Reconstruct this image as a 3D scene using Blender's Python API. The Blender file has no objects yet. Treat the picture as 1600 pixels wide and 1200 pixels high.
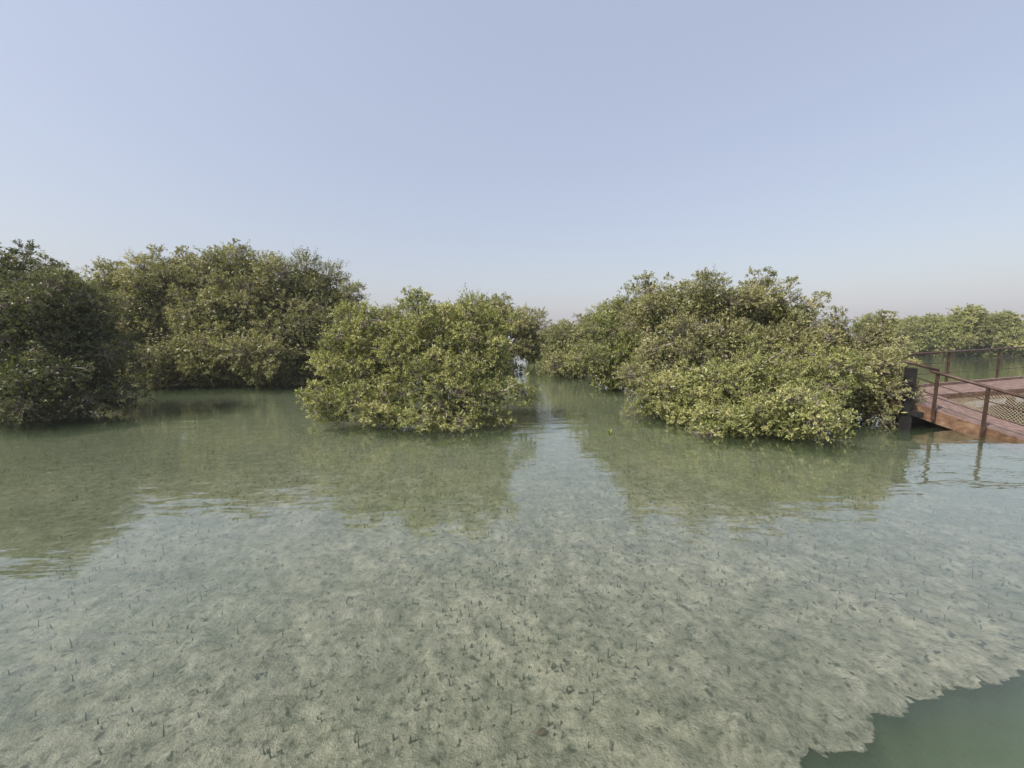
import bpy, bmesh, math
import numpy as np
from mathutils import Vector

# ------------------------------------------------------------------ camera, sky, sun, exposure
scene = bpy.context.scene
COL = scene.collection
FPX, HOR, CAMH = 620.0, 528.0, 2.2          # focal length (px of a 1600 wide frame), horizon row, eye height
PITCH = math.atan((600.0 - HOR) / FPX)

cam_d = bpy.data.cameras.new('camera')
cam_d.sensor_width = 36.0
cam_d.lens = 36.0 * FPX / 1600.0
cam_d.clip_start = 0.05
cam_d.clip_end = 6000.0
cam = bpy.data.objects.new('camera', cam_d)
cam.location = (0, 0, CAMH)
cam.rotation_euler = (math.pi / 2 - PITCH, 0, 0)
COL.objects.link(cam)
scene.camera = cam

SUN_ELEV = math.radians(48.0)
SUN_AZ = math.radians(236.0)                 # compass bearing of the sun, +Y is 0, clockwise (left and behind)
sun_vec = Vector((math.sin(SUN_AZ) * math.cos(SUN_ELEV), math.cos(SUN_AZ) * math.cos(SUN_ELEV), math.sin(SUN_ELEV)))

world = bpy.data.worlds.new('World')
scene.world = world
world.use_nodes = True
wn = world.node_tree
wn.nodes.clear()
sky = wn.nodes.new('ShaderNodeTexSky')
sky.sky_type = 'NISHITA'
sky.sun_disc = False
sky.sun_elevation = SUN_ELEV
sky.sun_rotation = SUN_AZ
sky.altitude = 0.0
sky.air_density = 1.5
sky.dust_density = 3.4
sky.ozone_density = 0.1
bg = wn.nodes.new('ShaderNodeBackground')
bg.inputs['Strength'].default_value = 0.050
wo = wn.nodes.new('ShaderNodeOutputWorld')
tint = wn.nodes.new('ShaderNodeMixRGB')     # the dusty air adds the same pale veil in every direction
tint.blend_type = 'ADD'
tint.inputs['Fac'].default_value = 1.0
tint.inputs['Color2'].default_value = (4.05, 4.18, 5.35, 1)
wn.links.new(sky.outputs[0], tint.inputs['Color1'])
wn.links.new(tint.outputs[0], bg.inputs['Color'])
wn.links.new(bg.outputs[0], wo.inputs['Surface'])

sun_d = bpy.data.lights.new('sun', 'SUN')
sun_d.energy = 5.0
sun_d.angle = math.radians(0.6)
sun_d.color = (1.0, 0.945, 0.85)
sun = bpy.data.objects.new('sun', sun_d)
sun.rotation_euler = sun_vec.to_track_quat('Z', 'Y').to_euler()
COL.objects.link(sun)

scene.view_settings.view_transform = 'Standard'
scene.view_settings.look = 'None'
scene.view_settings.gamma = 1.0
scene.view_settings.exposure = 0.66
scene.view_settings.use_curve_mapping = False
scene.render.engine = 'CYCLES'
cy = scene.cycles
cy.use_denoising = True
cy.max_bounces = 8
cy.diffuse_bounces = 3
cy.glossy_bounces = 3
cy.transmission_bounces = 4
cy.volume_bounces = 1
cy.transparent_max_bounces = 8
cy.caustics_reflective = False
cy.caustics_refractive = False
cy.sample_clamp_indirect = 6.0

# ------------------------------------------------------------------ helpers
SP, CP = math.sin(PITCH), math.cos(PITCH)

def ray(px, py):
    xc, yc = (px - 800.0) / FPX, -(py - 600.0) / FPX
    return np.array([xc, CP + SP * yc, -SP + CP * yc])

def at(px, py, Y):
    """the point seen at that pixel, Y metres in front of the eye"""
    d = ray(px, py)
    return np.array([0, 0, CAMH]) + d * (Y / d[1])

def on_z(px, py, z):
    d = ray(px, py)
    return np.array([0, 0, CAMH]) + d * ((z - CAMH) / d[2])

def tag(o, label=None, cat=None, group=None, kind=None):
    if label: o['label'] = label
    if cat: o['category'] = cat
    if group: o['group'] = group
    if kind: o['kind'] = kind
    return o

def empty(name, loc):
    o = bpy.data.objects.new(name, None)
    o.empty_display_size = 0.3
    o.location = loc
    COL.objects.link(o)
    return o

def link(name, me, mat=None, parent=None, loc=(0, 0, 0)):
    o = bpy.data.objects.new(name, me)
    if mat is not None and not me.materials:
        me.materials.append(mat)
    if parent is not None:
        o.parent = parent
    o.location = loc
    COL.objects.link(o)
    return o

def array_mesh(name, verts, faces, attrs=None, smooth=False):
    """faces: (n,3) or (n,4) array"""
    me = bpy.data.meshes.new(name)
    verts = np.ascontiguousarray(verts, dtype=np.float32)
    faces = np.ascontiguousarray(faces, dtype=np.int32)
    nf, k = faces.shape
    me.vertices.add(len(verts))
    me.vertices.foreach_set('co', verts.ravel())
    me.loops.add(nf * k)
    me.loops.foreach_set('vertex_index', faces.ravel())
    me.polygons.add(nf)
    me.polygons.foreach_set('loop_start', np.arange(0, nf * k, k, dtype=np.int32))
    me.polygons.foreach_set('loop_total', np.full(nf, k, dtype=np.int32))
    me.polygons.foreach_set('use_smooth', np.full(nf, smooth, dtype=bool))
    for an, av in (attrs or {}).items():
        a = me.attributes.new(an, 'FLOAT', 'FACE')
        a.data.foreach_set('value', np.ascontiguousarray(av, dtype=np.float32))
    me.update()
    return me

def tubes(P, R, K=5):
    """P (N,S,3) centre lines, R (N,S) radii -> verts, quads"""
    P = np.asarray(P, float); R = np.asarray(R, float)
    N, S, _ = P.shape
    T = np.gradient(P, axis=1)
    T /= np.linalg.norm(T, axis=2, keepdims=True) + 1e-9
    ref = np.where(np.abs(T[:, :1, 2:3]) > 0.85, np.array([1.0, 0, 0]), np.array([0, 0, 1.0]))
    U = np.cross(T, np.broadcast_to(ref, T.shape)); U /= np.linalg.norm(U, axis=2, keepdims=True) + 1e-9
    V = np.cross(T, U)
    a = np.arange(K) * 2 * math.pi / K
    ring = P[:, :, None, :] + R[:, :, None, None] * (np.cos(a)[:, None] * U[:, :, None, :] + np.sin(a)[:, None] * V[:, :, None, :])
    verts = ring.reshape(-1, 3)
    n, s, k = np.meshgrid(np.arange(N), np.arange(S - 1), np.arange(K), indexing='ij')
    b = (n * S + s) * K
    k2 = (k + 1) % K
    f = np.stack([b + k, b + k2, b + K + k2, b + K + k], -1).reshape(-1, 4)
    return verts, f

def vnoise(x, y, seed=0):
    r = np.random.RandomState(seed).rand(256, 256)
    xi, yi = np.floor(x).astype(int), np.floor(y).astype(int)
    fx, fy = x - xi, y - yi
    fx, fy = fx * fx * (3 - 2 * fx), fy * fy * (3 - 2 * fy)
    g = lambda i, j: r[i & 255, j & 255]
    return (g(xi, yi) * (1 - fx) + g(xi + 1, yi) * fx) * (1 - fy) + (g(xi, yi + 1) * (1 - fx) + g(xi + 1, yi + 1) * fx) * fy

def fbm(x, y, seed, octs=4):
    s, a, t = 0, 1.0, 0
    for i in range(octs):
        s = s + a * (vnoise(x * 2 ** i, y * 2 ** i, seed + i) - 0.5); t += a; a *= 0.55
    return s / t * 2

def new_mat(name):
    m = bpy.data.materials.new(name)
    m.use_nodes = True
    nt = m.node_tree
    nt.nodes.clear()
    out = nt.nodes.new('ShaderNodeOutputMaterial')
    return m, nt, out

def N(nt, typ, **kw):
    n = nt.nodes.new(typ)
    for k, v in kw.items():
        if k in n.inputs: n.inputs[k].default_value = v
        else: setattr(n, k, v)
    return n

def ramp(nt, stops, interp='LINEAR'):
    r = nt.nodes.new('ShaderNodeValToRGB')
    r.color_ramp.interpolation = interp
    els = r.color_ramp.elements
    while len(els) < len(stops): els.new(0.5)
    for e, (p, c) in zip(els, stops):
        e.position = p
        e.color = (c[0], c[1], c[2], 1) if not isinstance(c, (int, float)) else (c, c, c, 1)
    return r

def noise(nt, vec, scale, detail=4, rough=0.55, dist=0.0):
    n = nt.nodes.new('ShaderNodeTexNoise')
    n.inputs['Scale'].default_value = scale
    n.inputs['Detail'].default_value = detail
    n.inputs['Roughness'].default_value = rough
    n.inputs['Distortion'].default_value = dist
    nt.links.new(vec, n.inputs['Vector'])
    return n

# ------------------------------------------------------------------ materials
def mat_leaf(name, c0, c1, c2, c3):
    m, nt, out = new_mat(name)
    at_ = N(nt, 'ShaderNodeAttribute', attribute_name='tone')
    r = ramp(nt, [(0.0, c0), (0.45, c1), (0.82, c2), (1.0, c3)])
    nt.links.new(at_.outputs['Fac'], r.inputs['Fac'])
    p = N(nt, 'ShaderNodeBsdfPrincipled', Roughness=0.48)
    p.inputs['Specular IOR Level'].default_value = 0.45
    nt.links.new(r.outputs[0], p.inputs['Base Color'])
    tr = N(nt, 'ShaderNodeBsdfTranslucent')
    mul = N(nt, 'ShaderNodeMixRGB', blend_type='MULTIPLY')
    mul.inputs['Fac'].default_value = 1.0
    mul.inputs['Color2'].default_value = (1.25, 1.35, 0.55, 1)
    nt.links.new(r.outputs[0], mul.inputs['Color1'])
    nt.links.new(mul.outputs[0], tr.inputs['Color'])
    mx = N(nt, 'ShaderNodeMixShader'); mx.inputs['Fac'].default_value = 0.30
    nt.links.new(p.outputs[0], mx.inputs[1]); nt.links.new(tr.outputs[0], mx.inputs[2])
    nt.links.new(mx.outputs[0], out.inputs['Surface'])
    return m

LEAF = mat_leaf('mangrove_leaf', (0.099, 0.104, 0.044), (0.212, 0.211, 0.089), (0.369, 0.344, 0.179), (0.514, 0.426, 0.280))
LEAF_GREEN = mat_leaf('mangrove_leaf_fresh', (0.102, 0.119, 0.037), (0.220, 0.235, 0.081), (0.374, 0.368, 0.154), (0.499, 0.441, 0.252))
LEAF_SHADED = mat_leaf('mangrove_leaf_shaded', (0.046, 0.058, 0.021), (0.097, 0.111, 0.041), (0.178, 0.182, 0.073), (0.298, 0.261, 0.141))  # darker leaf copy, the left tree's shade is put into the colour

def mat_bark():
    m, nt, out = new_mat('mangrove_bark')
    tc = N(nt, 'ShaderNodeTexCoord')
    n = noise(nt, tc.outputs['Object'], 9.0, 5)
    r = ramp(nt, [(0.3, (0.16, 0.128, 0.105)), (0.55, (0.275, 0.232, 0.195)), (0.8, (0.38, 0.335, 0.285))])
    nt.links.new(n.outputs[0], r.inputs['Fac'])
    p = N(nt, 'ShaderNodeBsdfPrincipled', Roughness=0.9)
    nt.links.new(r.outputs[0], p.inputs['Base Color'])
    b = N(nt, 'ShaderNodeBump', Strength=0.6, Distance=0.01)
    nt.links.new(n.outputs[0], b.inputs['Height']); nt.links.new(b.outputs[0], p.inputs['Normal'])
    nt.links.new(p.outputs[0], out.inputs['Surface'])
    return m
BARK = mat_bark()

def mat_simple(name, stops, scale, rough=0.7, stretch=(1, 1, 1), bump=0.3, bdist=0.004, metallic=0.0, spec=0.3):
    m, nt, out = new_mat(name)
    tc = N(nt, 'ShaderNodeTexCoord')
    mp = N(nt, 'ShaderNodeMapping'); mp.inputs['Scale'].default_value = stretch
    nt.links.new(tc.outputs['Object'], mp.inputs['Vector'])
    n = noise(nt, mp.outputs[0], scale, 6, 0.62)
    r = ramp(nt, stops)
    nt.links.new(n.outputs[0], r.inputs['Fac'])
    p = N(nt, 'ShaderNodeBsdfPrincipled', Roughness=rough, Metallic=metallic)
    p.inputs['Specular IOR Level'].default_value = spec
    nt.links.new(r.outputs[0], p.inputs['Base Color'])
    b = N(nt, 'ShaderNodeBump', Strength=bump, Distance=bdist)
    nt.links.new(n.outputs[0], b.inputs['Height']); nt.links.new(b.outputs[0], p.inputs['Normal'])
    nt.links.new(p.outputs[0], out.inputs['Surface'])
    return m

DECK = mat_simple('weathered_deck', [(0.30, (0.070, 0.042, 0.034)), (0.5, (0.140, 0.090, 0.074)), (0.72, (0.230, 0.168, 0.145))], 7.0, 0.75)
FASCIA = mat_simple('rusty_fascia', [(0.32, (0.060, 0.032, 0.019)), (0.5, (0.118, 0.066, 0.038)), (0.70, (0.215, 0.140, 0.092))], 6.0, 0.7, bump=0.4)
RAIL = mat_simple('brown_rail_paint', [(0.3, (0.030, 0.016, 0.012)), (0.55, (0.052, 0.029, 0.022)), (0.8, (0.105, 0.066, 0.050))], 7.0, 0.5)
DARKWOOD = mat_simple('tarred_timber', [(0.3, (0.005, 0.0048, 0.0045)), (0.55, (0.011, 0.010, 0.0095)), (0.85, (0.034, 0.031, 0.028))], 8.0, 0.85, bump=0.7, bdist=0.01)
ROPE = mat_simple('net_rope', [(0.3, (0.16, 0.125, 0.085)), (0.6, (0.27, 0.22, 0.155)), (0.9, (0.38, 0.33, 0.25))], 14.0, 0.9)
ROOT = mat_simple('root_skin', [(0.3, (0.026, 0.025, 0.020)), (0.6, (0.058, 0.054, 0.044)), (0.9, (0.13, 0.122, 0.098))], 25.0, 0.85)
DEADLEAF = mat_simple('dead_leaf', [(0.3, (0.035, 0.018, 0.012)), (0.7, (0.07, 0.038, 0.024))], 20.0, 0.6)

def mat_bed():
    m, nt, out = new_mat('shallow_mud_sand')
    g = N(nt, 'ShaderNodeNewGeometry')
    pos = g.outputs['Position']
    big = noise(nt, pos, 0.55, 5, 0.6, 0.0)
    mid = noise(nt, pos, 4.6, 9, 0.74, 0.0)
    fine = noise(nt, pos, 15.0, 6, 0.72)
    grit = noise(nt, pos, 55.0, 3, 0.6)
    base = ramp(nt, [(0.30, (0.112, 0.112, 0.088)), (0.48, (0.226, 0.224, 0.178)), (0.68, (0.362, 0.356, 0.290))])
    nt.links.new(mid.outputs[0], base.inputs['Fac'])
    bigr = ramp(nt, [(0.3, (0.78, 0.80, 0.78)), (0.7, (1.12, 1.10, 1.04))])
    nt.links.new(big.outputs[0], bigr.inputs['Fac'])
    m1 = N(nt, 'ShaderNodeMixRGB', blend_type='MULTIPLY'); m1.inputs['Fac'].default_value = 1
    nt.links.new(base.outputs[0], m1.inputs['Color1']); nt.links.new(bigr.outputs[0], m1.inputs['Color2'])
    finer = ramp(nt, [(0.34, 0.30), (0.46, 0.88), (0.70, 1.30)])
    nt.links.new(fine.outputs[0], finer.inputs['Fac'])
    m2 = N(nt, 'ShaderNodeMixRGB', blend_type='MULTIPLY'); m2.inputs['Fac'].default_value = 1.0
    nt.links.new(m1.outputs[0], m2.inputs['Color1']); nt.links.new(finer.outputs[0], m2.inputs['Color2'])
    # pale bare patches of sand
    pale = noise(nt, pos, 1.35, 5, 0.6, 0.2)
    paler = ramp(nt, [(0.66, 0.0), (0.74, 1.0)])
    nt.links.new(pale.outputs[0], paler.inputs['Fac'])
    m3 = N(nt, 'ShaderNodeMixRGB'); m3.inputs['Color2'].default_value = (0.42, 0.405, 0.34, 1)
    pm = N(nt, 'ShaderNodeMath', operation='MULTIPLY'); pm.inputs[1].default_value = 0.7
    nt.links.new(paler.outputs[0], pm.inputs[0])
    nt.links.new(pm.outputs[0], m3.inputs['Fac']); nt.links.new(m2.outputs[0], m3.inputs['Color1'])
    # dark litter, burrows and algae tufts
    vo = N(nt, 'ShaderNodeTexVoronoi'); vo.inputs['Scale'].default_value = 9.0; vo.inputs['Randomness'].default_value = 1.0
    wv = noise(nt, pos, 12.0, 2)
    va = N(nt, 'ShaderNodeVectorMath', operation='ADD')
    vs = N(nt, 'ShaderNodeVectorMath', operation='SCALE'); vs.inputs['Scale'].default_value = 0.16
    nt.links.new(wv.outputs['Color'], vs.inputs[0]); nt.links.new(pos, va.inputs[0]); nt.links.new(vs.outputs[0], va.inputs[1])
    nt.links.new(va.outputs[0], vo.inputs['Vector'])
    vr = ramp(nt, [(0.13, 0.0), (0.24, 1.0)])
    nt.links.new(vo.outputs['Distance'], vr.inputs['Fac'])
    m4 = N(nt, 'ShaderNodeMixRGB'); m4.inputs['Color1'].default_value = (0.050, 0.050, 0.040, 1)
    nt.links.new(vr.outputs[0], m4.inputs['Fac']); nt.links.new(m3.outputs[0], m4.inputs['Color2'])
    p = N(nt, 'ShaderNodeBsdfPrincipled', Roughness=0.95)
    p.inputs['Specular IOR Level'].default_value = 0.1
    nt.links.new(m4.outputs[0], p.inputs['Base Color'])
    add = N(nt, 'ShaderNodeMath', operation='MULTIPLY_ADD'); add.inputs[1].default_value = 0.35
    nt.links.new(grit.outputs[0], add.inputs[0]); nt.links.new(fine.outputs[0], add.inputs[2])
    b = N(nt, 'ShaderNodeBump', Strength=1.0, Distance=0.05)
    nt.links.new(add.outputs[0], b.inputs['Height']); nt.links.new(b.outputs[0], p.inputs['Normal'])
    nt.links.new(p.outputs[0], out.inputs['Surface'])
    return m
BED = mat_bed()

def mat_water():
    m, nt, out = new_mat('clear_lagoon_water')
    g = N(nt, 'ShaderNodeNewGeometry')
    mp = N(nt, 'ShaderNodeMapping'); mp.inputs['Scale'].default_value = (0.32, 1.0, 1.0); mp.inputs['Rotation'].default_value = (0, 0, math.radians(-8))
    nt.links.new(g.outputs['Position'], mp.inputs['Vector'])
    n1 = noise(nt, mp.outputs[0], 3.2, 2, 0.5)
    n2 = noise(nt, mp.outputs[0], 9.0, 2, 0.5)
    msk = noise(nt, g.outputs['Position'], 0.22, 2, 0.5)
    mr = ramp(nt, [(0.40, 0.25), (0.68, 1.0)])
    nt.links.new(msk.outputs[0], mr.inputs['Fac'])
    a = N(nt, 'ShaderNodeMath', operation='MULTIPLY'); a.inputs[1].default_value = 0.0095
    nt.links.new(n1.outputs[0], a.inputs[0])
    b0 = N(nt, 'ShaderNodeMath', operation='MULTIPLY'); nt.links.new(n2.outputs[0], b0.inputs[0]); nt.links.new(mr.outputs[0], b0.inputs[1])
    b1 = N(nt, 'ShaderNodeMath', operation='MULTIPLY_ADD'); b1.inputs[1].default_value = 0.0034
    nt.links.new(b0.outputs[0], b1.inputs[0]); nt.links.new(a.outputs[0], b1.inputs[2])
    bp = N(nt, 'ShaderNodeBump', Strength=1.0, Distance=1.0)
    nt.links.new(b1.outputs[0], bp.inputs['Height'])
    # Schlick reflectance of water, the same from both sides of the surface
    dt = N(nt, 'ShaderNodeVectorMath', operation='DOT_PRODUCT')
    nt.links.new(bp.outputs[0], dt.inputs[0]); nt.links.new(g.outputs['Incoming'], dt.inputs[1])
    ab_ = N(nt, 'ShaderNodeMath', operation='ABSOLUTE'); nt.links.new(dt.outputs['Value'], ab_.inputs[0])
    om = N(nt, 'ShaderNodeMath', operation='SUBTRACT', use_clamp=True); om.inputs[0].default_value = 1.0; nt.links.new(ab_.outputs[0], om.inputs[1])
    pw = N(nt, 'ShaderNodeMath', operation='POWER'); pw.inputs[1].default_value = 2.8; nt.links.new(om.outputs[0], pw.inputs[0])
    fr = N(nt, 'ShaderNodeMath', operation='MULTIPLY_ADD'); fr.inputs[1].default_value = 0.979; fr.inputs[2].default_value = 0.021
    nt.links.new(pw.outputs[0], fr.inputs[0])
    gl = N(nt, 'ShaderNodeBsdfGlossy', Roughness=0.012)
    nt.links.new(bp.outputs[0], gl.inputs['Normal'])
    tr = N(nt, 'ShaderNodeBsdfTransparent')
    mx = N(nt, 'ShaderNodeMixShader')
    nt.links.new(fr.outputs[0], mx.inputs['Fac']); nt.links.new(tr.outputs[0], mx.inputs[1]); nt.links.new(gl.outputs[0], mx.inputs[2])
    nt.links.new(mx.outputs[0], out.inputs['Surface'])
    pv = N(nt, 'ShaderNodeVolumeScatter', Density=WATER_SCAT); pv.inputs['Color'].default_value = (0.62, 0.86, 0.46, 1)
    ab = N(nt, 'ShaderNodeVolumeAbsorption', Density=WATER_ABS); ab.inputs['Color'].default_value = (0.10, 0.20, 0.05, 1)
    ad = N(nt, 'ShaderNodeAddShader')
    nt.links.new(pv.outputs[0], ad.inputs[0]); nt.links.new(ab.outputs[0], ad.inputs[1])
    nt.links.new(ad.outputs[0], out.inputs['Volume'])
    return m
WATER_SCAT, WATER_ABS = 0.21, 0.48
WATER = mat_water()

# ------------------------------------------------------------------ setting: bed, water
BEDZ = -0.30
E1, E2 = on_z(1150, 1195, BEDZ)[:2], on_z(1600, 1068, BEDZ)[:2]
ed = (E2 - E1) / np.linalg.norm(E2 - E1)
en = np.array([ed[1], -ed[0]])               # points into the deep channel (right and towards the eye)

def edge_sd(x, y):
    sd = (x - E1[0]) * en[0] + (y - E1[1]) * en[1] - 0.04
    return sd + 0.20 * fbm(x * 1.6, y * 1.6, 41, 2) + 0.10 * fbm(x * 4.6, y * 4.6, 45, 3)

def bed_z(x, y):
    near = np.exp(-((x / 9.0) ** 2 + ((y - 3) / 8.0) ** 2))
    z = BEDZ - 0.10 * fbm(x * 0.12, y * 0.12, 3, 3)
    z = z + 0.030 * fbm(x * 0.9, y * 0.9, 11, 3) + near * (0.055 * fbm(x * 3.1, y * 3.1, 21, 4) + 0.040 * (0.5 - np.abs(fbm(x * 5.5, y * 5.5, 31, 2))) + 0.010 * fbm(x * 12, y * 12, 37, 1))
    sd = edge_sd(x, y)
    t = np.clip(sd / 0.10, 0, 1); t = t * t * (3 - 2 * t)
    t2 = np.clip((sd - 0.05) / 1.5, 0, 1)
    rim = 0.02 * np.exp(-((sd + 0.25) / 0.22) ** 2)
    return z + rim - 1.45 * t - 0.6 * t2

def axis(lo, hi, step, reach, grow=1.09):
    core = np.arange(lo, hi + step * 0.5, step)
    out, s, p = [], step, hi
    while p < reach: s *= grow; p += s; out.append(p)
    left, s, p = [], step, lo
    while p > -reach: s *= grow; p -= s; left.append(p)
    return np.concatenate([left[::-1], core, out])
gx, gy = axis(-3.8, 5.2, 0.030, 1450), axis(1.5, 5.6, 0.030, 1450)
XX, YY = np.meshgrid(gx, gy, indexing='xy')
ZZ = bed_z(XX, YY)
SD = edge_sd(XX, YY)                           # the bank of the channel is undercut
und = np.clip(SD / 0.08, 0, 1) * np.clip((2.6 - SD) / 2.6, 0, 1) * 1.1
XX, YY = XX - en[0] * und, YY - en[1] * und
nx, ny = len(gx), len(gy)
i, j = np.meshgrid(np.arange(nx - 1), np.arange(ny - 1), indexing='xy')
q = (j * nx + i).ravel()
bed = link('seabed', array_mesh('seabed', np.stack([XX, YY, ZZ], -1).reshape(-1, 3), np.stack([q, q + 1, q + nx + 1, q + nx], -1), smooth=True), BED)
tag(bed, 'pale grey green muddy sand bed under the shallow clear water', 'seabed', kind='structure')

def box_mesh(name, lo, hi):
    bm = bmesh.new()
    bmesh.ops.create_cube(bm, size=1.0)
    for v in bm.verts:
        for k in range(3): v.co[k] = lo[k] if v.co[k] < 0 else hi[k]
    me = bpy.data.meshes.new(name); bm.to_mesh(me); bm.free()
    return me
water = link('water', box_mesh('water', (-1400, -1400, -3.6), (1400, 1400, 0.0)), WATER)
tag(water, 'clear shallow green lagoon water reflecting the mangroves and sky', 'water', kind='structure')

# ------------------------------------------------------------------ mangroves
def unit(v):
    return v / (np.linalg.norm(v, axis=-1, keepdims=True) + 1e-9)

TRI_COUNT = [0]

def mangrove(label, lobes, base, seed, leaf=LEAF, lump_r=0.42, dens=1.0, sprigs=34, per=16, leaf_len=0.062,
             limb_r=0.055, group=None, tone=0.0, name='mangrove_tree', stems=3, tufts=(), core=420, skirt_on=True):
    """lobes: (px, py, Y, half width px, half height px, half depth m); base: (x, y) on the bed"""
    rng = np.random.RandomState(seed)
    L = []
    for (px, py, Y, rx, rz, ry) in lobes:
        c = at(px, py, Y); s = Y / FPX
        L.append((c, np.array([rx * s, ry, rz * s])))
    return mangrove_at(label, L, base, rng, leaf, lump_r, dens, sprigs, per, leaf_len, limb_r, group, tone, name, stems,
                       [(at(px, py, Y), r) for (px, py, Y, r) in tufts], core, skirt_on)

def mangrove_at(label, L, base, rng, leaf, lump_r, dens, sprigs, per, leaf_len, limb_r, group, tone, name, stems, tufts=(), core=420, skirt_on=True):
    bx, by = base
    bz = float(bed_z(np.array([bx]), np.array([by]))[0])
    root = empty(name, (bx, by, bz))
    tag(root, label, 'tree', group)
    O = np.array([bx, by, bz])
    # --- leaf lumps on the shell of the lobes
    C, R, OUT, LOB = [], [], [], []
    for li, (c, r) in enumerate(L):
        p = 1.6
        area = 4 * math.pi * (((r[0] * r[1]) ** p + (r[0] * r[2]) ** p + (r[1] * r[2]) ** p) / 3) ** (1 / p)
        n = max(8, int(dens * 3.0 * area / lump_r ** 2))
        d = unit(rng.normal(size=(n, 3)))
        k = np.where(rng.rand(n) < 0.78, rng.uniform(0.72, 1.02, n), rng.uniform(0.25, 0.7, n))
        pts = c + d * k[:, None] * np.maximum(r - 0.35 * lump_r, 0.35 * r)
        for q_, dd in zip(pts, d):
            rr = lump_r * (rng.uniform(0.75, 1.25) if rng.rand() < 0.7 else rng.uniform(0.4, 0.7))
            if q_[2] < -0.02: continue
            if any(lj != li and np.linalg.norm((q_ - c2) / r2) < 0.60 for lj, (c2, r2) in enumerate(L)): continue
            if C and np.min(np.linalg.norm(np.array(C) - q_, axis=1) - 0.62 * (np.array(R) + rr)) < 0: continue
            C.append(q_); R.append(rr); OUT.append(unit(dd / r * r.min())); LOB.append(li)
    for q_, rr, o_, li in list(zip(C, R, OUT, LOB)):
        if rng.rand() < 0.30 and o_[2] > -0.1:
            d_ = unit(o_ + np.array([0, 0, 0.5]) + 0.5 * rng.normal(size=3))
            C.append(q_ + d_ * rr * rng.uniform(0.95, 1.45)); R.append(lump_r * rng.uniform(0.28, 0.52)); OUT.append(d_); LOB.append(li)
    for (q_, rr) in tufts:
        C.append(q_); R.append(rr); OUT.append(np.array([0, 0, 1.0])); LOB.append(int(np.argmin([np.linalg.norm(q_ - c) for c, r in L])))
    C, R, OUT, LOB = np.array(C), np.array(R), np.array(OUT), np.array(LOB)
    nl = len(C)
    # --- sprigs
    ns = np.maximum(6, (sprigs * (R / lump_r) ** 2).astype(int))
    idx = np.repeat(np.arange(nl), ns)
    D = unit(unit(rng.normal(size=(len(idx), 3))) + 0.45 * OUT[idx] + np.array([0, 0, 0.22]))
    sb = C[idx] + D * (R[idx] * rng.uniform(0.30, 0.88, len(idx)))[:, None] * np.array([1, 1, 0.85])
    sl = R[idx] * rng.uniform(0.22, 0.48, len(idx)) * np.where(rng.rand(len(idx)) < 0.14, 1.7, 1.0)
    # --- leaves in pairs along each sprig
    ii = np.repeat(np.arange(len(idx)), per)
    t = np.tile(np.linspace(0.15, 1.0, per), len(idx)) + rng.uniform(-0.05, 0.05, len(ii))
    P = sb[ii] + D[ii] * (sl[ii] * t)[:, None] + rng.normal(size=(len(ii), 3)) * 0.012
    rad = rng.normal(size=(len(ii), 3)); rad -= D[ii] * np.sum(rad * D[ii], 1, keepdims=True); rad = unit(rad)
    A = unit(0.55 * D[ii] + 0.9 * rad + np.array([0, 0, 0.18]) + 0.15 * rng.normal(size=(len(ii), 3)))
    up = 0.55 * D[ii] + np.array([0, 0, 0.7]) + 0.55 * rng.normal(size=(len(ii), 3))
    S = unit(np.cross(A, up)); NN = np.cross(S, A)
    ln = leaf_len * rng.uniform(0.65, 1.25, len(ii)); w = ln * rng.uniform(0.34, 0.46, len(ii))
    ln, w = ln[:, None], w[:, None]
    v0 = P; v2 = P + A * ln - NN * ln * 0.10
    v1 = P + A * ln * 0.52 + S * w * 0.5 + NN * w * 0.14
    v3 = P + A * ln * 0.52 - S * w * 0.5 + NN * w * 0.14
    ok = (v0[:, 2] > 0.004) & (v2[:, 2] > 0.004) & (v1[:, 2] > 0.004) & (v3[:, 2] > 0.004)
    V = np.stack([v0, v1, v2, v3], 1)[ok] - O
    # --- added larger leaves that block light inside the crown and low over the water
    KP = []
    lo_, hi_ = np.min([c - r for c, r in L], 0), np.max([c + r for c, r in L], 0)
    skirt = (np.array([(lo_[0] + hi_[0]) / 2, (lo_[1] + hi_[1]) / 2, 0.30]), np.array([(hi_[0] - lo_[0]) * 0.42, (hi_[1] - lo_[1]) * 0.36, 0.60]))
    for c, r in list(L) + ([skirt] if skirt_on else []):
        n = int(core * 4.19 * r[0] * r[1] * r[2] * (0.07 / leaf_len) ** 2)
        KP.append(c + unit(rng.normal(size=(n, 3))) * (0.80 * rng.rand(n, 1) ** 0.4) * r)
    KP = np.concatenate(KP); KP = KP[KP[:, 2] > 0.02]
    n = len(KP); ka = unit(rng.normal(size=(n, 3))); ks = unit(np.cross(ka, rng.normal(size=(n, 3)))); kl = leaf_len * rng.uniform(1.4, 2.3, (n, 1))
    KV = np.stack([KP, KP + ka * kl * 0.5 + ks * kl * 0.22, KP + ka * kl, KP + ka * kl * 0.5 - ks * kl * 0.22], 1)
    KV[..., 2] = np.maximum(KV[..., 2], 0.01)
    V = np.concatenate([V, KV - O])
    m = len(V)
    b = np.arange(m) * 4
    F = np.stack([np.stack([b, b + 1, b + 2], -1), np.stack([b, b + 2, b + 3], -1)], 1).reshape(-1, 3)
    lump_t = rng.normal(size=nl) * 0.13
    sprig_t = rng.normal(size=len(idx)) * 0.10
    tn = 0.44 + tone + lump_t[idx[ii]] + sprig_t[ii] + rng.normal(size=len(ii)) * 0.11
    tn = np.where(rng.rand(len(ii)) < 0.018, 1.0, np.clip(tn, 0, 0.93))[ok]
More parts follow.
